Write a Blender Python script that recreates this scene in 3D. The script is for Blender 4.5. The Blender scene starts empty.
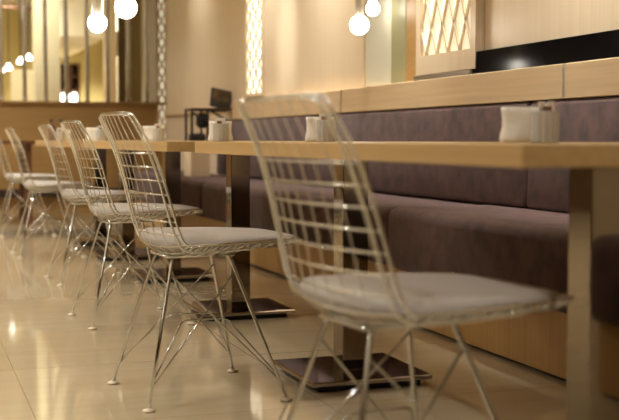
import bpy, bmesh, math, random
from mathutils import Vector, Matrix
random.seed(7)
PI = math.pi
SC = bpy.context.scene
COL = SC.collection

# ------------------------------------------------------------------ camera
FPX, W, H = 1150.0, 619.0, 420.0
PITCH = math.radians(3.483)
YAW = math.radians(19.124)
CAM_Z = 0.75
cd = bpy.data.cameras.new('camera')
cd.sensor_fit = 'HORIZONTAL'
cd.sensor_width = 36.0
cd.lens = FPX / W * 36.0
cd.clip_start = 0.05
cd.clip_end = 100
cd.dof.use_dof = True
cd.dof.focus_distance = 4.0
cd.dof.aperture_fstop = 3.3
cam = bpy.data.objects.new('camera', cd)
COL.objects.link(cam)
cam.location = (0, 0, CAM_Z)
cam.rotation_euler = (PI / 2 - PITCH, 0, -YAW)
SC.camera = cam

# ------------------------------------------------------------------ world, exposure
wd = bpy.data.worlds.new('world')
SC.world = wd
wd.use_nodes = True
wd.node_tree.nodes['Background'].inputs[0].default_value = (1.0, 0.85, 0.65, 1)
wd.node_tree.nodes['Background'].inputs[1].default_value = 0.15
SC.view_settings.view_transform = 'Standard'
SC.view_settings.look = 'None'
SC.view_settings.gamma = 1.0
SC.view_settings.use_curve_mapping = False
SC.view_settings.exposure = 0.27
SC.cycles.use_denoising = True
SC.cycles.max_bounces = 10
SC.cycles.glossy_bounces = 6
SC.cycles.transmission_bounces = 8
SC.cycles.sample_clamp_indirect = 6.0
SC.cycles.caustics_reflective = False
SC.cycles.caustics_refractive = False

WARM = (1.0, 0.99, 0.93)


def area(name, loc, power, size, col=WARM, spread=150, rot=(0, 0, 0), shape='DISK', sy=None):
    l = bpy.data.lights.new(name, 'AREA')
    l.energy = power
    l.shape = shape
    l.size = size
    if sy:
        l.size_y = sy
    l.color = col
    l.spread = math.radians(spread)
    o = bpy.data.objects.new(name, l)
    COL.objects.link(o)
    o.location = loc
    o.rotation_euler = rot
    return o


def spot(name, loc, target, power, angle, blend=1.0, col=WARM, radius=0.05):
    l = bpy.data.lights.new(name, 'SPOT')
    l.energy = power
    l.spot_size = math.radians(angle)
    l.spot_blend = blend
    l.color = col
    l.shadow_soft_size = radius
    o = bpy.data.objects.new(name, l)
    COL.objects.link(o)
    o.location = loc
    d = Vector(target) - Vector(loc)
    o.rotation_euler = d.to_track_quat('-Z', 'Y').to_euler()
    return o


CEIL = 3.0
R25 = math.radians(25)
# recessed ceiling lamps of the dining room, plus fill lamps added near the camera
LAMPS = ((-2.2, 4.0, 22), (-2.2, 6.5, 28), (-2.2, 9.5, 32), (1.5, -0.4, 20), (-0.9, 1.2, 12), (-0.9, 3.0, 28), (-0.4, 6.0, 28), (0.2, 8.5, 26), (0.2, 10.8, 26),
         (-1.2, 4.8, 20), (-1.2, 7.5, 20), (-1.2, 10.0, 20))
for (x, y, p) in LAMPS:
    area('ceiling_lamp_light', (x, y, CEIL - 0.03), p, 0.16, spread=125)
# wall washers above the banquette
for (y, p) in ((2.2, 27), (3.6, 30), (5.0, 24), (6.4, 23), (7.6, 16), (9.6, 5)):
    area('wall_washer_light', (2.12, y, CEIL - 0.03), p, 0.14, spread=64, rot=(0, -0.40, 0))
spot('wall_spot_light', (1.2, 7.0, CEIL - 0.05), (2.36, 7.26, 1.42), 150, 17)
area('ceiling_fill_light', (-3.6, 6.0, 2.35), 110, 0.25, spread=110, rot=(0, PI, 0), shape='RECTANGLE', sy=10.0)  # added uplight, brightens the ceiling for soft fill
# the room beyond the glazed partition
area('back_room_light', (0.8, 12.5, 2.9), 45, 0.6, col=(1.0, 0.92, 0.74), rot=(R25, 0, 0))
area('back_room_light', (0.6, 15.5, 2.9), 150, 1.6, col=(1.0, 0.93, 0.76))
area('back_room_light', (2.8, 18.5, 2.1), 80, 1.0, col=(1.0, 0.9, 0.66))


# ------------------------------------------------------------------ materials
def srgb(r, g, b):
    f = lambda c: (c / 255 / 12.92) if c <= 10 else ((c / 255 + 0.055) / 1.055) ** 2.4
    return (f(r), f(g), f(b), 1)


def mat(name, col, rough=0.5, metal=0.0, **kw):
    m = bpy.data.materials.new(name)
    m.use_nodes = True
    b = m.node_tree.nodes['Principled BSDF']
    b.inputs['Base Color'].default_value = col
    b.inputs['Roughness'].default_value = rough
    b.inputs['Metallic'].default_value = metal
    for k, v in kw.items():
        b.inputs[k].default_value = v
    return m


def nd(m, t, **kw):
    n = m.node_tree.nodes.new(t)
    for k, v in kw.items():
        setattr(n, k, v)
    return n


def lk(m, a, b):
    m.node_tree.links.new(a, b)


def noise_col(m, scale, c1, c2, detail=3.0, lo=0.3, hi=0.7, bump=0.0, bumpd=0.002, nscale=None):
    """two-tone procedural colour along a stretched noise (wood grain, velvet nap ...)"""
    b = m.node_tree.nodes['Principled BSDF']
    tc = nd(m, 'ShaderNodeTexCoord')
    mp = nd(m, 'ShaderNodeMapping')
    mp.inputs['Scale'].default_value = scale
    nz = nd(m, 'ShaderNodeTexNoise')
    nz.inputs['Scale'].default_value = 1.0
    nz.inputs['Detail'].default_value = detail
    rp = nd(m, 'ShaderNodeValToRGB')
    rp.color_ramp.elements[0].position = lo
    rp.color_ramp.elements[1].position = hi
    rp.color_ramp.elements[0].color = c1
    rp.color_ramp.elements[1].color = c2
    lk(m, tc.outputs['Object'], mp.inputs['Vector'])
    lk(m, mp.outputs['Vector'], nz.inputs['Vector'])
    lk(m, nz.outputs['Fac'], rp.inputs['Fac'])
    lk(m, rp.outputs['Color'], b.inputs['Base Color'])
    if bump:
        bp = nd(m, 'ShaderNodeBump')
        bp.inputs['Strength'].default_value = bump
        bp.inputs['Distance'].default_value = bumpd
        lk(m, nz.outputs['Fac'], bp.inputs['Height'])
        lk(m, bp.outputs['Normal'], b.inputs['Normal'])
    return m


M = {}
M['wood_wall'] = noise_col(mat('wood_wall', (1, 1, 1, 1), 0.34), (55, 55, 0.7),
                           srgb(216, 195, 165), srgb(224, 204, 175))
M['wood_ledge'] = noise_col(mat('wood_ledge', (1, 1, 1, 1), 0.4), (60, 1.2, 60),
                            srgb(202, 174, 136), srgb(215, 189, 151))
M['wood_table'] = noise_col(mat('wood_table', (1, 1, 1, 1), 0.32), (50, 1.0, 50),
                            srgb(176, 143, 94), srgb(189, 156, 106))
M['wood_plinth'] = noise_col(mat('wood_plinth', (1, 1, 1, 1), 0.38), (60, 60, 1.0),
                             srgb(172, 134, 80), srgb(188, 149, 94))
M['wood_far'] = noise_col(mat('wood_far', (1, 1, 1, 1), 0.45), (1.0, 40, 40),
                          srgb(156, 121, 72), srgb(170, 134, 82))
M['wood_dark'] = noise_col(mat('wood_dark', (1, 1, 1, 1), 0.4), (30, 30, 1), srgb(96, 58, 34), srgb(110, 70, 42))
M['chrome'] = mat('chrome', (0.62, 0.62, 0.60, 1), 0.06, 1.0)
M['wire'] = mat('wire', (0.78, 0.79, 0.78, 1), 0.08, 1.0)
M['steel'] = mat('steel', (0.29, 0.25, 0.20, 1), 0.06, 1.0)
M['plate'] = mat('plate', (0.40, 0.36, 0.33, 1), 0.06, 1.0)
M['mirror'] = mat('mirror', (0.86, 0.88, 0.82, 1), 0.03, 1.0)
M['black'] = mat('black', (0.004, 0.004, 0.005, 1), 0.08, **{'Specular IOR Level': 0.3})
M['black_matt'] = mat('black_matt', (0.012, 0.011, 0.010, 1), 0.5)
M['velvet'] = noise_col(mat('velvet', (1, 1, 1, 1), 0.85, **{'Sheen Weight': 0.12, 'Sheen Roughness': 0.4,
                        'Sheen Tint': (0.9, 0.75, 0.72, 1)}), (15, 15, 15),
                        srgb(54, 34, 30), srgb(86, 60, 55), detail=9, bump=0.15, bumpd=0.003)
M['pad'] = noise_col(mat('pad', (1, 1, 1, 1), 0.6), (140, 140, 140), srgb(168, 158, 148), srgb(178, 168, 158), bump=0.05)
M['glide'] = mat('glide', srgb(205, 188, 160), 0.4)
M['satin'] = mat('satin', (0.78, 0.77, 0.73, 1), 0.3, 1.0)
M['ceramic'] = mat('ceramic', srgb(250, 245, 234), 0.12, **{'Coat Weight': 0.5})
M['paper'] = mat('paper', srgb(238, 230, 216), 0.7)
M['brown_paper'] = mat('brown_paper', srgb(120, 84, 58), 0.6)
M['cup_glass'] = mat('cup_glass', (0.93, 0.92, 0.86, 1), 0.18, **{'Transmission Weight': 0.4, 'IOR': 1.45})
M['plaster'] = mat('plaster', srgb(226, 218, 196), 0.7)
M['brown_wall'] = mat('brown_wall', srgb(88, 64, 40), 0.6)
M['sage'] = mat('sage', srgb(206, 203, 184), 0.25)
M['reflection_strip'] = mat('reflection_strip', srgb(150, 146, 112), 0.4)
M['ceiling'] = mat('ceiling', srgb(235, 228, 212), 0.8)
M['yellow'] = mat('yellow', srgb(226, 212, 158), 0.7)
M['cream'] = noise_col(mat('cream', (1, 1, 1, 1), 0.6), (30, 30, 0.5), srgb(214, 200, 166), srgb(222, 210, 178))
M['olive'] = noise_col(mat('olive', (1, 1, 1, 1), 0.5), (20, 20, 1), srgb(92, 70, 30), srgb(104, 82, 38))
M['grey_wall'] = mat('grey_wall', srgb(176, 168, 152), 0.6)
M['pane'] = mat('pane', (0.97, 0.99, 0.96, 1), 0.0, **{'Transmission Weight': 1.0, 'IOR': 1.02})
M['picture'] = noise_col(mat('picture', (1, 1, 1, 1), 0.25), (14, 14, 14), srgb(40, 34, 28), srgb(110, 92, 66))
M['lamp_tube'] = mat('lamp_tube', srgb(200, 190, 176), 0.4)
M['sofa_dark'] = mat('sofa_dark', srgb(60, 38, 26), 0.7)
M['fabric_brown'] = mat('fabric_brown', srgb(128, 98, 56), 0.8)


def emit(name, col, strength):
    m = bpy.data.materials.new(name)
    m.use_nodes = True
    b = m.node_tree.nodes['Principled BSDF']
    b.inputs['Base Color'].default_value = col
    b.inputs['Emission Color'].default_value = col
    b.inputs['Emission Strength'].default_value = strength
    return m


M['bulb'] = emit('bulb', (1.0, 0.93, 0.80, 1), 14)
M['backlight'] = emit('backlight', (1.0, 0.93, 0.70, 1), 0.45)
M['backlight_bright'] = emit('backlight_bright', (1.0, 0.96, 0.78, 1), 1.5)
M['downlight'] = emit('downlight', (1.0, 0.9, 0.7, 1), 6)
M['white_lamp'] = emit('white_lamp', (1.0, 0.97, 0.88, 1), 5)

# floor: polished beige tiles, hairline joints
fm = mat('floor_tiles', (1, 1, 1, 1), 0.065)
b = fm.node_tree.nodes['Principled BSDF']
b.inputs['IOR'].default_value = 1.55
tc = nd(fm, 'ShaderNodeTexCoord')
mp = nd(fm, 'ShaderNodeMapping')
mp.inputs['Location'].default_value = (-0.305, -0.63, 0)
br = nd(fm, 'ShaderNodeTexBrick')
br.offset = 0.0
br.inputs['Scale'].default_value = 1.0
br.inputs['Brick Width'].default_value = 0.8
br.inputs['Row Height'].default_value = 0.8
br.inputs['Mortar Size'].default_value = 0.0018
br.inputs['Mortar Smooth'].default_value = 0.2
br.inputs['Color1'].default_value = srgb(178, 160, 130)
br.inputs['Color2'].default_value = srgb(175, 157, 127)
br.inputs['Mortar'].default_value = srgb(150, 124, 86)
nz = nd(fm, 'ShaderNodeTexNoise')
mp2 = nd(fm, 'ShaderNodeMapping')
mp2.inputs['Scale'].default_value = (2.2, 14, 1)
nz.inputs['Scale'].default_value = 1.0
nz.inputs['Detail'].default_value = 4
mx = nd(fm, 'ShaderNodeMix', data_type='RGBA', blend_type='MULTIPLY')
mx.inputs['Factor'].default_value = 0.35
rp = nd(fm, 'ShaderNodeValToRGB')
rp.color_ramp.elements[0].position = 0.3
rp.color_ramp.elements[1].position = 0.7
rp.color_ramp.elements[0].color = (0.72, 0.70, 0.66, 1)
rp.color_ramp.elements[1].color = (1, 1, 1, 1)
lk(fm, tc.outputs['Object'], mp.inputs['Vector'])
lk(fm, tc.outputs['Object'], mp2.inputs['Vector'])
lk(fm, mp.outputs['Vector'], br.inputs['Vector'])
lk(fm, mp2.outputs['Vector'], nz.inputs['Vector'])
lk(fm, nz.outputs['Fac'], rp.inputs['Fac'])
lk(fm, br.outputs['Color'], mx.inputs['A'])
lk(fm, rp.outputs['Color'], mx.inputs['B'])
lk(fm, mx.outputs['Result'], b.inputs['Base Color'])
M['floor'] = fm


# ------------------------------------------------------------------ mesh helpers
def box(bm, x0, x1, y0, y1, z0, z1, bevel=0.0, seg=2):
    vs = [bm.verts.new((x, y, z)) for x in (x0, x1) for y in (y0, y1) for z in (z0, z1)]
    f = [(0, 1, 3, 2), (4, 6, 7, 5), (0, 4, 5, 1), (2, 3, 7, 6), (0, 2, 6, 4), (1, 5, 7, 3)]
    fs = [bm.faces.new([vs[i] for i in q]) for q in f]
    if bevel:
        es = list({e for q in fs for e in q.edges})
        bmesh.ops.bevel(bm, geom=es, offset=bevel, segments=seg, profile=0.5, affect='EDGES')


def tube(bm, pts, r, n=6, closed=False, cap=True):
    """sweep a round section along a polyline (parallel transport)"""
    P = [Vector(p) for p in pts]
    k = len(P)
    T = []
    for i in range(k):
        a = P[(i - 1) % k] if (closed or i > 0) else P[i]
        c = P[(i + 1) % k] if (closed or i < k - 1) else P[i]
        t = (c - a)
        T.append(t.normalized() if t.length > 1e-9 else Vector((0, 0, 1)))
    up = Vector((0, 0, 1)) if abs(T[0].z) < 0.9 else Vector((1, 0, 0))
    N = (up - T[0] * up.dot(T[0])).normalized()
    rings = []
    for i in range(k):
        N = N - T[i] * N.dot(T[i])
        N.normalize()
        B = T[i].cross(N)
        rr = r[i] if isinstance(r, (list, tuple)) else r
        rings.append([bm.verts.new(P[i] + (N * math.cos(2 * PI * j / n) + B * math.sin(2 * PI * j / n)) * rr)
                      for j in range(n)])
    m = k if closed else k - 1
    for i in range(m):
        a, c = rings[i], rings[(i + 1) % k]
        for j in range(n):
            f = bm.faces.new((a[j], a[(j + 1) % n], c[(j + 1) % n], c[j]))
            f.smooth = True
    if cap and not closed:
        bm.faces.new(list(reversed(rings[0])))
        bm.faces.new(rings[-1])


def lathe(bm, prof, n=24, c=(0, 0), smooth=True, flute=0.0, nf=0):
    """revolve a closed/open (r, z) profile round the z axis; optional flutes"""
    rings = []
    for (r, z) in prof:
        ring = []
        for j in range(n):
            a = 2 * PI * j / n
            rr = r * (1 + flute * math.cos(nf * a)) if nf else r
            ring.append(bm.verts.new((c[0] + rr * math.cos(a), c[1] + rr * math.sin(a), z)))
        rings.append(ring)
    for i in range(len(rings) - 1):
        for j in range(n):
            f = bm.faces.new((rings[i][j], rings[i][(j + 1) % n], rings[i + 1][(j + 1) % n], rings[i + 1][j]))
            f.smooth = smooth
    bm.faces.new(list(reversed(rings[0])))
    bm.faces.new(rings[-1])


def obj(name, bm, m, parent=None, loc=None):
    bmesh.ops.recalc_face_normals(bm, faces=bm.faces)
    me = bpy.data.meshes.new(name)
    bm.to_mesh(me)
    bm.free()
    me.materials.append(m)
    o = bpy.data.objects.new(name, me)
    COL.objects.link(o)
    if parent:
        o.parent = parent
    if loc:
        o.location = loc
    return o


def B():
    return bmesh.new()


def boxobj(name, m, x0, x1, y0, y1, z0, z1, parent=None, bevel=0.0, seg=2):
    bm = B()
    box(bm, x0, x1, y0, y1, z0, z1, bevel, seg)
    return obj(name, bm, m, parent)


def struct(o):
    o['kind'] = 'structure'
    return o


def tag(o, label, cat, group=None, kind=None):
    o['label'] = label
    o['category'] = cat
    if group:
        o['group'] = group
    if kind:
        o['kind'] = kind
    return o


def thing(name, label, cat, loc=(0, 0, 0), rz=0.0, group=None):
    o = bpy.data.objects.new(name, None)
    COL.objects.link(o)
    o.location = loc
    o.rotation_euler = (0, 0, rz)
    return tag(o, label, cat, group)


def dup(root, loc, rz, label, group=None):
    r = root.copy()
    COL.objects.link(r)
    r.location = loc
    r.rotation_euler = (0, 0, rz)
    r['label'] = label
    if group:
        r['group'] = group
    for ch in list(root.children):
        c = ch.copy()
        COL.objects.link(c)
        c.parent = r
        for g in list(ch.children):
            d = g.copy()
            COL.objects.link(d)
            d.parent = c
    return r


# ------------------------------------------------------------------ room shell
YF = 12.0        # far wall
XW = 2.36        # right wall panels
struct(boxobj('floor', M['floor'], -4.2, 4.4, -3.2, 21.0, -0.1, 0.0))
struct(boxobj('ceiling', M['ceiling'], -4.2, 4.4, -3.2, 21.0, CEIL, CEIL + 0.1))
struct(boxobj('wall_left', M['brown_wall'], -4.2, -4.0, -3.2, 21.0, 0, CEIL))
struct(boxobj('wall_back', M['brown_wall'], -4.0, 4.4, -3.2, -3.0, 0, CEIL))
# right wall: core behind everything
struct(boxobj('wall_right', M['wood_wall'], 2.46, 2.60, -3.0, 11.05, 0, CEIL))
struct(boxobj('wall_right', M['wood_wall'], 2.60, 4.4, 10.95, 11.05, 0, CEIL))
# wood panels on the right wall (the gaps between them hold the painted mirror and lattices)
struct(boxobj('trim_1', M['wood_wall'], XW, 2.46, 8.27, 11.05, 0.0, CEIL))
struct(boxobj('trim_2', M['wood_wall'], XW, 2.46, 5.91, 7.78, 1.03, CEIL))
struct(boxobj('trim_3', M['wood_wall'], XW, 2.46, -3.0, 4.49, 1.03, CEIL))
# wood below the ledge, hidden by the back cushions
struct(boxobj('trim_4', M['wood_wall'], 2.40, 2.46, -3.0, 8.27, 0.0, 1.03))
# pale sage panel, darker and brown strips: a mirror's reflection painted as flat colours
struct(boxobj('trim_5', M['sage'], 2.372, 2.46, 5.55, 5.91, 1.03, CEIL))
struct(boxobj('trim_16', M['reflection_strip'], 2.374, 2.46, 5.37, 5.55, 1.03, CEIL))
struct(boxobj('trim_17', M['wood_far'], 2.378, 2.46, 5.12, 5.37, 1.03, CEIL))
# ledge boards above the cushions with dark joints
for k, (y0, y1) in enumerate(((-1.0, 1.4175), (1.4375, 3.7425), (3.7625, 6.0825), (6.1025, 8.42))):
    struct(boxobj('trim_%d' % (6 + k), M['wood_ledge'], 2.30, 2.46, y0, y1, 0.903, 1.034, bevel=0.003))
for k, y in enumerate((1.4275, 3.7525, 6.0925)):
    struct(boxobj('trim_%d' % (10 + k), M['satin'], 2.302, 2.44, y - 0.010, y + 0.010, 0.905, 1.032))
# shallow shelf line on the far part of the right wall
struct(boxobj('trim_13', M['wood_ledge'], 2.33, 2.37, 8.45, 11.04, 0.985, 1.0))

# far wall: wainscot, sill, glazing
struct(boxobj('wall_far', M['wood_far'], -4.0, 3.2, YF, YF + 0.12, 0.0, 1.12))
struct(boxobj('trim_14', M['wood_far'], -4.0, 3.2, YF - 0.03, YF + 0.14, 1.12, 1.145, bevel=0.004))
struct(boxobj('trim_15', M['sofa_dark'], -4.0, 2.45, YF - 0.05, YF, 0.17, 0.25))
struct(boxobj('wall_far', M['wood_wall'], 2.58, 3.2, YF, YF + 0.12, 1.145, CEIL))
struct(boxobj('wall_far', M['wood_wall'], -4.0, 2.6, YF, YF + 0.12, 2.75, CEIL))
wn = struct(boxobj('window_1', M['pane'], -4.0, 2.42, YF + 0.055, YF + 0.061, 1.145, 2.75))
# chrome bars in front of the glass
BAR_PX = (0.88, 1.11, 1.32, 1.53, 1.74, 1.95, 2.165, 2.36)
for i, x in enumerate((-0.2, 0.02, 0.23, 0.44, 0.65) + BAR_PX):
    bm = B()
    tube(bm, [(x, YF + 0.02, 1.145), (x, YF + 0.02, 2.75)], 0.022, 12)
    for zc in (1.16, 1.50, 2.1):
        tube(bm, [(x, YF + 0.02, zc), (x, YF + 0.02, zc + 0.02)], 0.026, 12)
    bar = obj('partition_bar', bm, M['satin'])
    names = {5: 'chrome vertical bar of the far glazing, left of all the other bars in view'}
    ords = ['', 'second', 'third', 'fourth', 'fifth', 'sixth', 'seventh']
    if i < 5:
        tag(bar, 'chrome vertical bar of the far glazing out past the left edge of the view', 'bar', 'chrome bars of the far glazing')
    elif i == 5:
        tag(bar, 'leftmost chrome vertical bar standing before the far glazing', 'bar', 'chrome bars of the far glazing')
    elif i == 12:
        tag(bar, 'rightmost chrome vertical bar, beside the lit lattice strip of the far wall', 'bar', 'chrome bars of the far glazing')
    else:
        tag(bar, '%s chrome vertical bar from the left before the far glazing' % ords[i - 5], 'bar', 'chrome bars of the far glazing')


# ------------------------------------------------------------------ lit lattices
def slats_mesh(bm, wy, z0, z1, pitch, half, th, dx):
    """two crossing families of slats in the local y-z plane, clipped to 0..wy, z0..z1"""
    def seg(ya, za, yb, zb):
        # clip a->b to y range
        def at(t): return (ya + (yb - ya) * t, za + (zb - za) * t)
        t0, t1 = 0.0, 1.0
        for (p, d, lo, hi) in ((ya, yb - ya, 0, wy), (za, zb - za, z0, z1)):
            if abs(d) < 1e-9:
                continue
            ta, tb = (lo - p) / d, (hi - p) / d
            if ta > tb:
                ta, tb = tb, ta
            t0, t1 = max(t0, ta), min(t1, tb)
        if t1 - t0 < 1e-3:
            return
        (y0, q0), (y1, q1) = at(t0), at(t1)
        L = math.hypot(y1 - y0, q1 - q0)
        ny, nz = -(q1 - q0) / L * th / 2, (y1 - y0) / L * th / 2
        vs = []
        for x in (0, dx):
            for (yy, zz) in ((y0 + ny, q0 + nz), (y1 + ny, q1 + nz), (y1 - ny, q1 - nz), (y0 - ny, q0 - nz)):
                vs.append(bm.verts.new((x, yy, zz)))
        for q in ((0, 1, 2, 3), (7, 6, 5, 4), (0, 4, 5, 1), (1, 5, 6, 2), (2, 6, 7, 3), (3, 7, 4, 0)):
            bm.faces.new([vs[i] for i in q])
    rise = (z1 - z0)
    run = rise * (pitch / 2) / half
    k = -int(run / pitch) - 2
    while k * pitch < wy + run + pitch:
        seg(k * pitch, z0, k * pitch + run, z1)
        seg(k * pitch, z0, k * pitch - run, z1)
        k += 1


def lattice_panel(name, label, loc, rz, W_, z0, z1, fr, pitch, half, th, depth, glow, frame_mat, bottom=None, dx=0.012):
    t = thing(name, label, 'lattice', loc, rz)
    bt = bottom if bottom is not None else fr
    bm = B()
    box(bm, -depth, 0, 0, fr, z0, z1)
    box(bm, -depth, 0, W_ - fr, W_, z0, z1)
    box(bm, -depth, 0, fr, W_ - fr, z0, z0 + bt)
    box(bm, -depth, 0, fr, W_ - fr, z1 - fr, z1)
    obj('frame', bm, frame_mat, t)
    bm = B()
    slats_mesh(bm, W_ - 2 * fr, z0 + bt, z1 - fr, pitch, half, th, dx)
    o = obj('slats', bm, frame_mat, t)
    o.location = (-depth + 0.004, fr, 0)
    dg = -depth + 0.006 + dx
    g = boxobj('lit_panel', glow, dg, dg + 0.008, fr, W_ - fr, z0 + bt, z1 - fr, t)
    return t


# large lattice over the ledge: in front of the mirror plane
lattice_panel('lattice_screen', 'wood framed diamond lattice panel, lit from behind, standing above the ledge',
              (2.455, 4.50, 0), 0, 0.62, 1.06, CEIL - 0.01, 0.05, 0.118, 0.135, 0.013, 0.135,
              M['backlight'], M['wood_wall'], bottom=0.09, dx=0.011)
lattice_panel('lattice_screen', 'narrow glowing lattice strip in the right wall between two wood panels',
              (2.455, 7.79, 0), 0, 0.46, 1.06, CEIL - 0.01, 0.04, 0.15, 0.07, 0.024, 0.10,
              M['backlight_bright'], M['wood_wall'], bottom=0.03, dx=0.006)
lattice_panel('lattice_screen', 'slim glowing lattice strip in the far wall corner beside the chrome bars',
              (2.57, YF + 0.01, 0), PI / 2, 0.11, 0.7, CEIL - 0.3, 0.02, 0.07, 0.075, 0.018, 0.03,
              M['backlight'], M['wood_ledge'])
# chrome strip clip and dark gap under the big lattice
tag(boxobj('chrome_strip', M['satin'], 2.303, 2.318, 4.52, 5.11, 1.0345, 1.056),
    'thin chrome strip lying on the ledge under the lattice panel', 'strip')

# black glossy panel along the ledge
bm = B()
box(bm, 2.318, 2.345, 1.2, 4.49, 1.0345, 1.132, 0.002)
tag(obj('black_glass_strip', bm, M['black']), 'long glossy black panel standing on the wood ledge', 'panel')

# ------------------------------------------------------------------ room beyond the glazing
struct(boxobj('wall_far_room', M['yellow'], -4.0, 4.4, 20.0, 20.1, 0, CEIL))
struct(boxobj('wall_right_beyond', M['grey_wall'], 3.2, 3.4, 12.12, 20.0, 0, CEIL))
tag(boxobj('column', M['cream'], 1.33, 1.60, 13.1, 13.4, 0, CEIL), 'broad cream column seen through the far glazing', 'column')
tag(boxobj('wall_panel', M['olive'], 2.34, 2.61, 13.6, 13.7, 0, CEIL), 'dark olive upright panel behind the far glazing, right of the brown post', 'panel')
tag(boxobj('post', M['wood_ledge'], 2.17, 2.30, 13.5, 13.7, 0, CEIL), 'light brown upright post behind the far glazing', 'post')
tag(boxobj('wall_panel', M['grey_wall'], 2.578, 2.72, 13.2, 13.3, 0, CEIL), 'grey upright panel behind the far glazing next to the lit strip', 'panel')
# bright dropped ceiling box
bk = boxobj('ceiling_box', M['ceiling'], 1.9, 2.5, 15.5, 19.9, 2.12, 2.99)
tag(bk, 'white dropped ceiling box seen through the far glazing', 'ceiling box')
area('box_light', (2.5, 15.0, 2.4), 30, 0.5, col=(1, 0.9, 0.7), rot=(-PI / 2, 0, 0))
tag(boxobj('low_screen', M['cream'], 1.14, 1.42, 14.0, 14.08, 0, 1.58), 'low cream screen behind the far glazing, under the hanging lamps', 'screen')
# dark shelf with glowing white ware
t = thing('shelf_cabinet', 'small dark shelf cabinet seen low through the far glazing', 'cabinet', (2.21, 17.0, 0))
bm = B()
box(bm, -0.15, 0.15, 0.30, 0.34, 0.0, 1.86)
for x in (-0.15, 0.0, 0.13):
    box(bm, x, x + 0.02, 0, 0.3, 1.46 if x == 0 else 0, 1.86)
for z in (0.1, 0.6, 1.0, 1.28, 1.46, 1.66, 1.84):
    box(bm, -0.13, 0.13, 0, 0.3, z, z + 0.02)
obj('frame', bm, M['wood_dark'], t)
for i, (x, h) in enumerate(((-0.08, 0.13), (0.0, 0.11), (0.08, 0.14))):
    bm = B()
    lathe(bm, [(0.025, 0), (0.036, 0.02), (0.038, h * 0.7), (0.03, h)], 12)
    o = obj('white_lamp', bm, M['white_lamp'])
    o.location = (2.21 + x, 17.12, 1.301)
    tag(o, ('left', 'middle', 'right')[i] + ' one of three glowing white lamps on the dark shelf cabinet', 'lamp', 'lamps on the shelf cabinet')
# arm of lamps at the left
t = thing('lamp_rail', 'dark hanging rail with curved arms at the far left behind the glazing', 'lamp rail', (1.0, 16.0, 0.22))
bm = B()
tube(bm, [(0.2, 0, 2.30), (0.57, 0, 2.30)], 0.02, 8)
tube(bm, [(0.44, 0, 2.30), (0.44, 0, CEIL - 0.22)], 0.015, 8)
obj('rail', bm, M['wood_dark'], t)
for k in range(4):
    bm = B()
    x0 = 0.30 + k * 0.05
    tube(bm, [(x0, 0, 2.34 + k * 0.07), (x0 + 0.04, 0.02, 2.42 + k * 0.07), (x0 + 0.12, 0.02, 2.46 + k * 0.07)], 0.012, 6)
    obj('arm', bm, M['wood_dark'], t)
for i, (x, y, z) in enumerate(((1.10, 15.0, 1.60), (1.21, 15.2, 1.64), (1.39, 15.6, 1.75), (1.53, 15.9, 1.82))):
    t = thing('pendant_lamp', '%s white shaded pendant lamp in the row behind the far glazing' % ('leftmost', 'second', 'third', 'rightmost')[i],
              'lamp', (x, y, z), 0, 'pendant lamps behind the far glazing')
    bm = B()
    lathe(bm, [(0.042, 0), (0.045, 0.025), (0.032, 0.05), (0.012, 0.085)], 14)
    obj('lamp_shade', bm, M['white_lamp'], t)
    bm = B()
    tube(bm, [(0, 0, 0.085), (0, 0, CEIL - z)], 0.006, 6)
    obj('cord', bm, M['black_matt'], t)


# ------------------------------------------------------------------ ceiling lamps (fixtures, added fills included)
for i, (x, y) in enumerate([q[:2] for q in LAMPS] + list(((2.12, 2.2), (2.12, 3.6), (2.12, 5.0), (2.12, 6.4), (2.12, 7.6), (2.12, 9.6)))):
    bm = B()
    r = 0.085 if i < 12 else 0.09
    lathe(bm, [(r, CEIL - 0.012), (r, CEIL)], 24, (x, y))
    tag(obj('ceiling_lamp', bm, M['downlight']), 'round unseen ceiling lamp above the picture, some added as fill', 'ceiling lamp', 'recessed ceiling lamps')


# ------------------------------------------------------------------ pendants
def pendant(label, x, y, z, d, pear=False, tube_r=0.02):
    t = thing('pendant_lamp', label, 'lamp', (x, y, z), 0, 'bare bulb pendants')
    r = d / 2
    bm = B()
    prof = []
    for k in range(13):
        a = -PI / 2 + PI * 0.9 * k / 12
        prof.append((max(0.001, r * math.cos(a)), r * math.sin(a)))
    if pear:
        prof = prof[:-2] + [(r * 0.62, r * 1.0), (r * 0.42, r * 1.3)]
    top = prof[-1][1]
    lathe(bm, prof, 24)
    obj('bulb', bm, M['bulb'], t)
    bm = B()
    lathe(bm, [(tube_r * 0.9, top - 0.004), (tube_r, top), (tube_r, top + 0.13), (tube_r * 0.5, top + 0.145)], 20)
    obj('socket', bm, M['lamp_tube'], t)
    bm = B()
    tube(bm, [(0, 0, top + 0.14), (0, 0, CEIL - z)], 0.004, 6)
    obj('cord', bm, M['lamp_tube'], t)
    return t


pendant('round bare bulb pendant hanging in front of the light wood wall panel', 2.00, 5.055, 1.288, 0.092)
pendant('smaller pear shaped bulb pendant hanging beside the wall mirror', 2.27, 5.55, 1.425, 0.072, True, 0.012)
pendant('round bare bulb pendant with grey socket, before the far glazing', 0.828, 5.38, 1.29, 0.090)
pendant('round bare bulb pendant hanging highest, cut by the top of the picture', 0.84, 4.70, 1.288, 0.092)

pendant('bare bulb pendant left of the view, mirrored in the black glass strip', 0.0, 8.25, 1.345, 0.092)


# ------------------------------------------------------------------ banquette
def soft_box(bm, x0, x1, y0, y1, z0, z1, bev, seg=4):
    box(bm, x0, x1, y0, y1, z0, z1, bev, seg)


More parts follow.
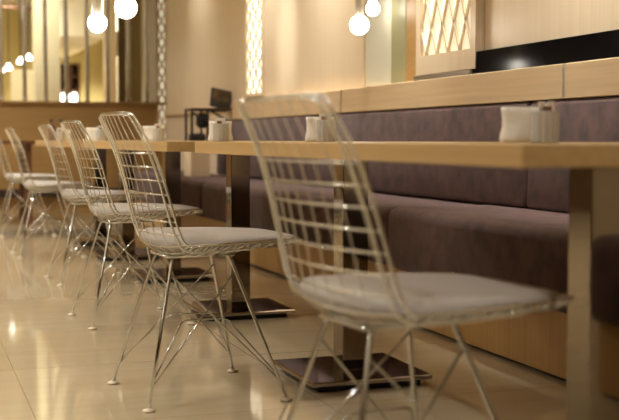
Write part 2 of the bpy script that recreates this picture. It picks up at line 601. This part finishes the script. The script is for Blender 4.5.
def banquette(label, y0, y1, xf, dz):
    t = thing('banquette', label, 'bench', (xf, y0, 0), 0, 'velvet banquette benches')
    L = y1 - y0
    bm = B()
    box(bm, 0.03, 2.40 - xf, 0, L, 0.012, 0.235)
    obj('plinth', bm, M['wood_plinth'], t)
    bm = B()
    box(bm, 0.045, 2.38 - xf, 0.005, L - 0.005, 0.0, 0.012)  # black strip painted in for the shade of the gap under the plinth
    obj('toe_gap_shade', bm, M['black_matt'], t)
    bm = B()
    nx, ny = 14, int(L / 0.08)
    box(bm, -0.03, 2.395 - xf, 0.004, L - 0.004, 0.222, 0.472 + dz, 0.045, 5)
    for f in bm.faces:
        f.smooth = True
    obj('seat', bm, M['velvet'], t)
    return t


banquette('nearest velvet bench section, its rounded end corner in view', 1.0, 4.36, 1.87, 0.006)
banquette('velvet bench section behind the middle table, ending at the far section', 4.37, 7.6, 1.885, 0.0)
banquette('farthest velvet bench section, running to the far corner', 7.61, 10.9, 1.885, 0.0)

for lab, y0, y1 in (('nearest brown velvet back cushion, right of the seam by the white holder', 1.6, 4.0),
                    ('long middle brown velvet back cushion above the bench', 4.006, 6.475),
                    ('farthest brown velvet back cushion, ending at the bare wood wall', 6.481, 8.85)):
    bm = B()
    box(bm, 2.285, 2.398, y0, y1, 0.4795, 0.902, 0.022, 4)
    for f in bm.faces:
        f.smooth = True
    # slight upward taper
    for v in bm.verts:
        if v.co.x < 2.33:
            v.co.x += 0.012 * (v.co.z - 0.47) / 0.41
    tag(obj('back_cushion', bm, M['velvet']), lab, 'cushion', 'velvet back cushions')


# ------------------------------------------------------------------ tables
def table(label, y0, y1, poles, xe=0.90, wid=0.80, pdx=0.0):
    t = thing('dining_table', label, 'table', (xe + wid / 2, (y0 + y1) / 2, 0), 0, 'light wood tables')
    h = (y1 - y0) / 2
    bm = B()
    box(bm, -wid / 2, wid / 2, -h, h, 0.7065, 0.7445, 0.0025)
    obj('tabletop', bm, M['wood_table'], t)
    for yp in poles:
        dy = yp - (y0 + y1) / 2
        bm = B()
        box(bm, pdx - 0.042, pdx + 0.042, dy - 0.042, dy + 0.042, 0.034, 0.7065, 0.003)
        p = obj('pole', bm, M['steel'], t)
        bm = B()
        box(bm, pdx - 0.195, pdx + 0.195, dy - 0.195, dy + 0.195, 0.020, 0.035, 0.004)
        bp = obj('base_plate', bm, M['plate'], t)
        bm = B()
        box(bm, pdx - 0.165, pdx + 0.165, dy - 0.165, dy + 0.165, 0.0, 0.020)
        obj('base_foot', bm, M['black_matt'], bp)  # foot block in black, the gap's shadow put into its colour
    return t


table('nearest long light wood table on square chrome poles, cut by the right edge', 1.585, 3.77, (1.985, 3.355))
table('middle light wood table with thin edge, behind the nearest table', 4.21, 6.40, (4.775, 6.11), pdx=0.03)
table('light wood table farthest along the row, beside the distant chairs', 6.80, 8.95, (7.3, 8.40))

t = thing('side_table', 'dark table at the left edge before the far wall', 'table', (0.55, 10.9, 0))
boxobj('tabletop', M['wood_dark'], -0.9, 0.55, -0.4, 0.4, 0.715, 0.745, t)
for x in (-0.8, 0.45):
    boxobj('leg', M['wood_dark'], x - 0.03, x + 0.03, -0.33, -0.27, 0, 0.715, t)
    boxobj('leg', M['wood_dark'], x - 0.03, x + 0.03, 0.27, 0.33, 0, 0.715, t)


# ------------------------------------------------------------------ wire chair
def catmull(P, n):
    out = []
    for i in range(len(P) - 1):
        p0 = Vector(P[max(i - 1, 0)])
        p1 = Vector(P[i])
        p2 = Vector(P[i + 1])
        p3 = Vector(P[min(i + 2, len(P) - 1)])
        for k in range(n):
            t = k / n
            out.append(0.5 * ((2 * p1) + (-p0 + p2) * t + (2 * p0 - 5 * p1 + 4 * p2 - p3) * t * t
                              + (-p0 + 3 * p1 - 3 * p2 + p3) * t ** 3))
    out.append(Vector(P[-1]))
    return out


# centre-line profile: x, z, half width, back-wrap, seat-curl
PROF = [(-0.250, 0.826, 0.178, 0.012, 0.0),
        (-0.237, 0.795, 0.191, 0.016, 0.0),
        (-0.212, 0.735, 0.202, 0.022, 0.0),
        (-0.187, 0.650, 0.212, 0.028, 0.0),
        (-0.169, 0.570, 0.220, 0.032, 0.0),
        (-0.153, 0.490, 0.228, 0.037, 0.004),
        (-0.133, 0.443, 0.236, 0.036, 0.018),
        (-0.083, 0.421, 0.241, 0.020, 0.038),
        (0.000, 0.419, 0.243, 0.000, 0.042),
        (0.100, 0.427, 0.241, 0.0, 0.037),
        (0.195, 0.438, 0.230, 0.0, 0.028),
        (0.262, 0.452, 0.204, -0.008, 0.013),
        (0.288, 0.455, 0.165, -0.016, 0.006)]
# 5-vectors, interpolated by hand
def prof_at(v):
    """v in 0..1 along the profile"""
    n = len(PROF) - 1
    s = min(max(v, 0), 1) * n
    i = min(int(s), n - 1)
    t = s - i
    p0, p1, p2, p3 = PROF[max(i - 1, 0)], PROF[i], PROF[i + 1], PROF[min(i + 2, n)]
    return [0.5 * (2 * b_ + (c_ - a_) * t + (2 * a_ - 5 * b_ + 4 * c_ - d_) * t * t + (-a_ + 3 * b_ - 3 * c_ + d_) * t ** 3)
            for a_, b_, c_, d_ in zip(p0, p1, p2, p3)]


def S(u, v, lift=0.0):
    x, z, w, wrap, curl = prof_at(v)
    u2 = u * u
    # drop the top corners of the back / pull in the front corners
    return Vector((x + wrap * u2, w * u, z + curl * abs(u) ** 3 + lift))


def rim_loop(inset):
    """closed loop round the shell with rounded corners"""
    um = 1 - inset / 0.24
    va, vb = inset * 0.55, 1 - inset * 0.6
    pts = []
    n = 44
    for k in range(n + 1):               # left side from top to front
        v = va + 0.022 + (vb - va - 0.057) * k / n
        pts.append(S(-um, v))
    for k in range(1, 16):               # front
        a = k / 16
        u = -um + 2 * um * a
        e = 1 - abs(2 * a - 1) ** 4
        pts.append(S(u, vb - 0.035 + 0.035 * e))
    for k in range(n + 1):
        v = vb - 0.035 - (vb - va - 0.057) * k / n
        pts.append(S(um, v))
    for k in range(1, 16):
        a = k / 16
        u = um - 2 * um * a
        e = 1 - abs(2 * a - 1) ** 6
        pts.append(S(u, va + 0.022 - 0.022 * e))
    return pts


def make_chair(label, group):
    t = thing('wire_chair', label, 'chair', (0, 0, 0), 0, group)
    bm = B()
    tube(bm, rim_loop(0.0), 0.0036, 6, closed=True)
    obj('outer_rim', bm, M['wire'], t)
    bm = B()
    # lower rim follows a little inside and below the outer one
    lp = [p + Vector((0, 0, -0.012)) if p.x > -0.12 else p + Vector((-0.006, 0, -0.002)) for p in rim_loop(0.016)]
    tube(bm, lp, 0.0030, 6, closed=True)
    obj('inner_rim', bm, M['wire'], t)
    bm = B()
    nl = 8
    for i in range(nl):                  # wires running from the back over the seat
        u = -0.86 + 1.72 * i / (nl - 1)
        pts = [S(u, 0.006 + 0.988 * k / 60, -0.002) for k in range(61)]
        tube(bm, pts, 0.00135, 5)
    vv = []
    # cross wires: evenly spaced along the profile length
    last = S(0, 0)
    acc = 0.0
    for k in range(1, 801):
        p = S(0, k / 800)
        acc += (p - last).length
        last = p
        if acc >= 0.0385:
            vv.append(k / 800)
            acc = 0.0
    for v in vv:
        if v < 0.155 or v > 0.985:
            continue
        w = 0.985
        pts = [S(-w + 2 * w * k / 18, v, -0.004) for k in range(19)]
        tube(bm, pts, 0.0021, 5)
    # diagonal ties along the two seat edges
    for s in (-1, 1):
        for k in range(13):
            v = 0.50 + 0.47 * k / 13
            a = S(s * 1.0, v + 0.022)
            c = S(s * 0.93, v - 0.012, -0.012)
            tube(bm, [a, c], 0.0022, 5)
    obj('wire_grid', bm, M['wire'], t)
    # cushion: lies in the seat
    bm = B()
    nu, nv = 16, 22
    top, bot = [], []
    for j in range(nv + 1):
        tt = j / nv
        v = 0.49 + 0.48 * tt
        e = max(0.0, math.sin(PI * tt ** 0.48)) ** 1.05
        ra, rb = [], []
        for i in range(nu + 1):
            q = -1 + 2 * i / nu
            lim = 0.95 * (0.72 + 0.28 * math.sqrt(max(0.0, 1 - abs(2 * tt - 1) ** 5)))
            u = q * lim * (1 - 0.22 * max(0.0, (tt - 0.5) / 0.5) ** 1.5)
            fe = (1 - abs(q) ** 3)
            dome = 0.010 + 0.056 * e * max(0.0, fe) ** 0.7
            base = S(u, v)
            back = 0.0
            ra.append(bm.verts.new(base + Vector((dome * back, 0, dome * (1 - 0.7 * back)))))
            rb.append(bm.verts.new(base + Vector((0.002 * back, 0, 0.002))))
        top.append(ra)
        bot.append(rb)
    for j in range(nv):
        for i in range(nu):
            f = bm.faces.new((top[j][i], top[j][i + 1], top[j + 1][i + 1], top[j + 1][i]))
            f.smooth = True
            bm.faces.new((bot[j][i], bot[j + 1][i], bot[j + 1][i + 1], bot[j][i + 1]))
    for j in range(nv):
        for i in (0, nu):
            f = bm.faces.new((top[j][i], top[j + 1][i], bot[j + 1][i], bot[j][i]))
            f.smooth = True
    for i in range(nu):
        for j in (0, nv):
            f = bm.faces.new((top[j][i], top[j][i + 1], bot[j][i + 1], bot[j][i]))
            f.smooth = True
    obj('seat_pad', bm, M['pad'], t)
    # base
    tops = {}
    feet = {}
    for sx, sy in ((-1, -1), (-1, 1), (1, 1), (1, -1)):
        tp = Vector((0.088 * sx - 0.008, 0.088 * sy, 0.408))
        ft = Vector((0.20 * sx, (0.20 if sx < 0 else 0.226) * sy, 0.010))
        tops[sx, sy] = tp
        feet[sx, sy] = ft
        bm = B()
        inn = Vector((tp.x * 0.7, tp.y * 0.9, 0.416))
        tube(bm, [ft, ft.lerp(tp, 0.5), ft.lerp(tp, 0.97), tp + Vector((-0.004 * sx, -0.004 * sy, 0.006)), inn], 0.0053, 8)
        lg = obj('leg', bm, M['chrome'], t)
        bm = B()
        lathe(bm, [(0.014, 0), (0.018, 0.002), (0.017, 0.006), (0.008, 0.010)], 16, (ft.x, ft.y))
        obj('foot_glide', bm, M['glide'], lg)
    bm = B()
    z = 0.416
    ring = []
    for sx, sy in ((-1, -1), (1, -1), (1, 1), (-1, 1)):
        ring.append((0.10 * sx - 0.008, 0.088 * sy, z))
    tube(bm, ring, 0.0045, 6, closed=True)
    for sx in (-1, 1):
        tube(bm, [(0.085 * sx - 0.008, -0.088, z), (0.085 * sx - 0.008, 0.088, z)], 0.004, 6)
    obj('seat_frame', bm, M['chrome'], t)
    # braces: an X of thin struts on each side, and a level-topped bent wire on each side
    zc = 0.225

    def on(k, f):
        return feet[k].lerp(tops[k], f)
    for sy in (-1, 1):
        off = Vector((0, 0.004 * sy, 0))
        for p0, p1 in ((on((-1, sy), 0.13), on((1, sy), 0.90) - off), (on((1, sy), 0.13) - off * 2, on((-1, sy), 0.90) - off * 2)):
            bm = B()
            tube(bm, [p0, p0.lerp(p1, 0.5), p1], 0.0027, 6)
            obj('strut', bm, M['chrome'], t)
        q = [on((-1, sy), 0.16), Vector((-0.06, 0.062 * sy, zc)), Vector((0.075, 0.062 * sy, zc)), on((1, sy), 0.16)]
        bm = B()
        tube(bm, [q[0], q[0].lerp(q[1], 0.96), q[1].lerp(q[2], 0.08), q[2].lerp(q[1], 0.08), q[3].lerp(q[2], 0.96), q[3]], 0.0027, 6)
        obj('brace', bm, M['chrome'], t)
    return t


R = math.radians
CH = [((0.852, 1.975, 0), R(6.0), 'nearest chrome wire chair with grey seat pad, largest and out of focus'),
      ((0.792, 3.325, 0), R(4.6), 'sharply seen chrome wire chair with grey pad, second from the camera'),
      ((0.853, 4.765, 0), R(4.0), 'chrome wire chair with grey pad, third from the camera along the tables'),
      ((0.905, 6.19, 0), R(3), 'chrome wire chair with grey pad, fourth from the camera along the tables'),
      ((0.838, 7.66, 0), R(1.5), 'chrome wire chair with grey pad, fifth from the camera near the left edge'),
      ((0.85, 9.40, 0), R(2.0), 'farthest chrome wire chair, cut by the left edge of the picture')]
GR = 'chrome wire chairs along the tables'
first = make_chair(CH[0][2], GR)
first.location = CH[0][0]
first.rotation_euler = (0, 0, CH[0][1])
for loc, rz, lab in CH[1:]:
    dup(first, loc, rz, lab, GR)


# ------------------------------------------------------------------ table ware
def make_holder(label):
    """white ceramic napkin holder: waisted flat body with flared top and foot"""
    t = thing('napkin_holder', label, 'napkin holder', (0, 0, 0), 0, 'white napkin holders')
    bm = B()
    prof = [(0.0475, 0.0, 0.022), (0.050, 0.008, 0.024), (0.0485, 0.018, 0.023), (0.0445, 0.034, 0.019), (0.044, 0.052, 0.018),
            (0.0455, 0.068, 0.019), (0.047, 0.080, 0.020)]
    n = 28
    rings = []
    def se(a, hx, hy):
        c, s = math.cos(a), math.sin(a)
        k = 4.0
        r = 1 / ((abs(c) ** k + abs(s) ** k) ** (1 / k))
        return hx * r * c, hy * r * s
    for hx, z, hy in prof + [(0.0435, 0.080, 0.0165), (0.040, 0.030, 0.013)]:
        rings.append([bm.verts.new((*se(2 * PI * j / n, hx, hy), z)) for j in range(n)])
    for i in range(len(rings) - 1):
        for j in range(n):
            f = bm.faces.new((rings[i][j], rings[i][(j + 1) % n], rings[i + 1][(j + 1) % n], rings[i + 1][j]))
            f.smooth = True
    bm.faces.new(list(reversed(rings[0])))
    bm.faces.new(rings[-1])
    obj('body', bm, M['ceramic'], t)
    bm = B()
    for k in range(5):
        y = -0.008 + k * 0.004
        box(bm, -0.038, 0.038, y - 0.0015, y + 0.0015, 0.032, 0.076)
    obj('napkins', bm, M['paper'], t)
    return t


def make_cup(label):
    t = thing('sachet_cup', label, 'cup', (0, 0, 0), 0, 'fluted sachet cups')
    bm = B()
    lathe(bm, [(0.027, 0), (0.029, 0.004), (0.029, 0.066), (0.0295, 0.069), (0.0265, 0.069), (0.0255, 0.01)], 48, flute=0.07, nf=12)
    obj('glass', bm, M['cup_glass'], t)
    for k, (x, y, rz, h) in enumerate(((-0.012, -0.006, 0.3, 0.090), (-0.002, -0.014, -0.2, 0.080), (0.011, -0.008, 0.2, 0.091),
                                       (-0.006, 0.006, 1.2, 0.089), (0.006, 0.009, -0.7, 0.086))):
        bm = B()
        box(bm, -0.010, 0.010, -0.0015, 0.0015, 0.0, h - 0.011, 0.001, 1)
        o = obj('sachet', bm, M['brown_paper'] if k == 1 else M['paper'], t)
        o.location = (x, y, 0.011)
        o.rotation_euler = (0, 0, rz)
    return t


TZ = 0.7445
sets = [((1.315, 2.32), R(-26), 'on the nearest table by the right edge', (0.047, -0.060)),
        ((1.250, 3.50), R(-20), 'behind the blurred back of the nearest chair', (0.020, -0.058)),
        ((1.16, 4.42), R(-15), 'on the middle table, before the dark stand', (0.002, -0.058)),
        ((1.22, 6.10), R(-12), 'on the middle table, right of the sharp chair', (0.040, -0.058)),
        ((1.05, 7.0), R(-10), 'behind the back of the sharply seen chair', (0.045, -0.058)),
        ((1.02, 8.2), R(-10), 'on the third table, behind the back of the third chair', (-0.02, -0.058))]
h0 = c0 = None
for (x, y), rz, where, (ox, oy) in sets:
    lh = 'white ceramic napkin holder ' + where
    lc = 'fluted glass cup of sachets ' + where
    cx = x + ox * math.cos(rz) - oy * math.sin(rz)
    cy = y + ox * math.sin(rz) + oy * math.cos(rz)
    if h0 is None:
        h0 = make_holder(lh)
        h0.location = (x, y, TZ)
        h0.rotation_euler = (0, 0, rz)
        c0 = make_cup(lc)
        c0.location = (cx, cy, TZ)
    else:
        dup(h0, (x, y, TZ), rz, lh)
        dup(c0, (cx, cy, TZ), rz * 2, lc)
for i, (x, y) in enumerate(((0.985, 8.62), (1.06, 8.66))):
    t = thing('bottle', ('left', 'right')[i] + ' one of two slim dark bottles on the third table', 'bottle', (x, y, TZ), 0, 'slim dark bottles')
    bm = B()
    lathe(bm, [(0.022, 0), (0.026, 0.004), (0.026, 0.10), (0.012, 0.125), (0.012, 0.14)], 16)
    obj('body', bm, M['wood_dark'], t)
    bm = B()
    lathe(bm, [(0.014, 0.14), (0.014, 0.158)], 12)
    obj('cap', bm, M['black_matt'], t)

# ------------------------------------------------------------------ dark stand by the far bench
tag(boxobj('wooden_box', M['wood_wall'], 1.995, 2.145, 8.485, 8.715, 0.4725, 0.736, bevel=0.003),
    'plain light wood box on the far bench, carrying the black stand', 'box')
t = thing('service_stand', 'black framed stand with tilted picture board behind the middle table', 'stand', (2.14, 8.6, 0))
bm = B()
for (x, y) in ((-0.13, -0.1), (-0.01, -0.1), (-0.13, 0.1), (-0.01, 0.1)):
    box(bm, x - 0.008, x + 0.008, y - 0.008, y + 0.008, 0.7365, 0.985)
box(bm, -0.14, 0.19, -0.108, -0.092, 0.972, 0.988)
box(bm, -0.14, 0.19, 0.092, 0.108, 0.972, 0.988)
for x in (-0.13, -0.01):
    box(bm, x - 0.007, x + 0.007, -0.1, 0.1, 0.974, 0.986)
tube(bm, [(-0.12, -0.1, 0.955), (0.0, -0.1, 0.86)], 0.008, 6)
tube(bm, [(0.0, -0.1, 0.98), (0.14, -0.1, 0.90)], 0.008, 6)
obj('frame', bm, M['black_matt'], t)
bm = B()
box(bm, -0.14, 0.19, -0.11, 0.11, 0.985, 0.992)
obj('top_shelf', bm, M['wood_dark'], t)
bm = B()
box(bm, -0.12, -0.02, -0.1, 0.08, 0.7365, 0.80, 0.02)
lathe(bm, [(0.03, 0.84), (0.055, 0.87), (0.05, 0.93), (0.02, 0.95)], 12, (-0.035, -0.05))
obj('dark_bundle', bm, M['black_matt'], t)
bm = B()
box(bm, -0.085, 0.085, -0.006, 0.006, 0.0, 0.16, 0.002)
bd = obj('board', bm, M['black_matt'], t)
bd.location = (0.115, 0.0, 0.993)
bd.rotation_euler = (R(-22), R(12), 0)
bm = B()
box(bm, -0.065, 0.065, -0.0085, -0.006, 0.05, 0.145)
obj('picture', bm, M['picture'], bd)
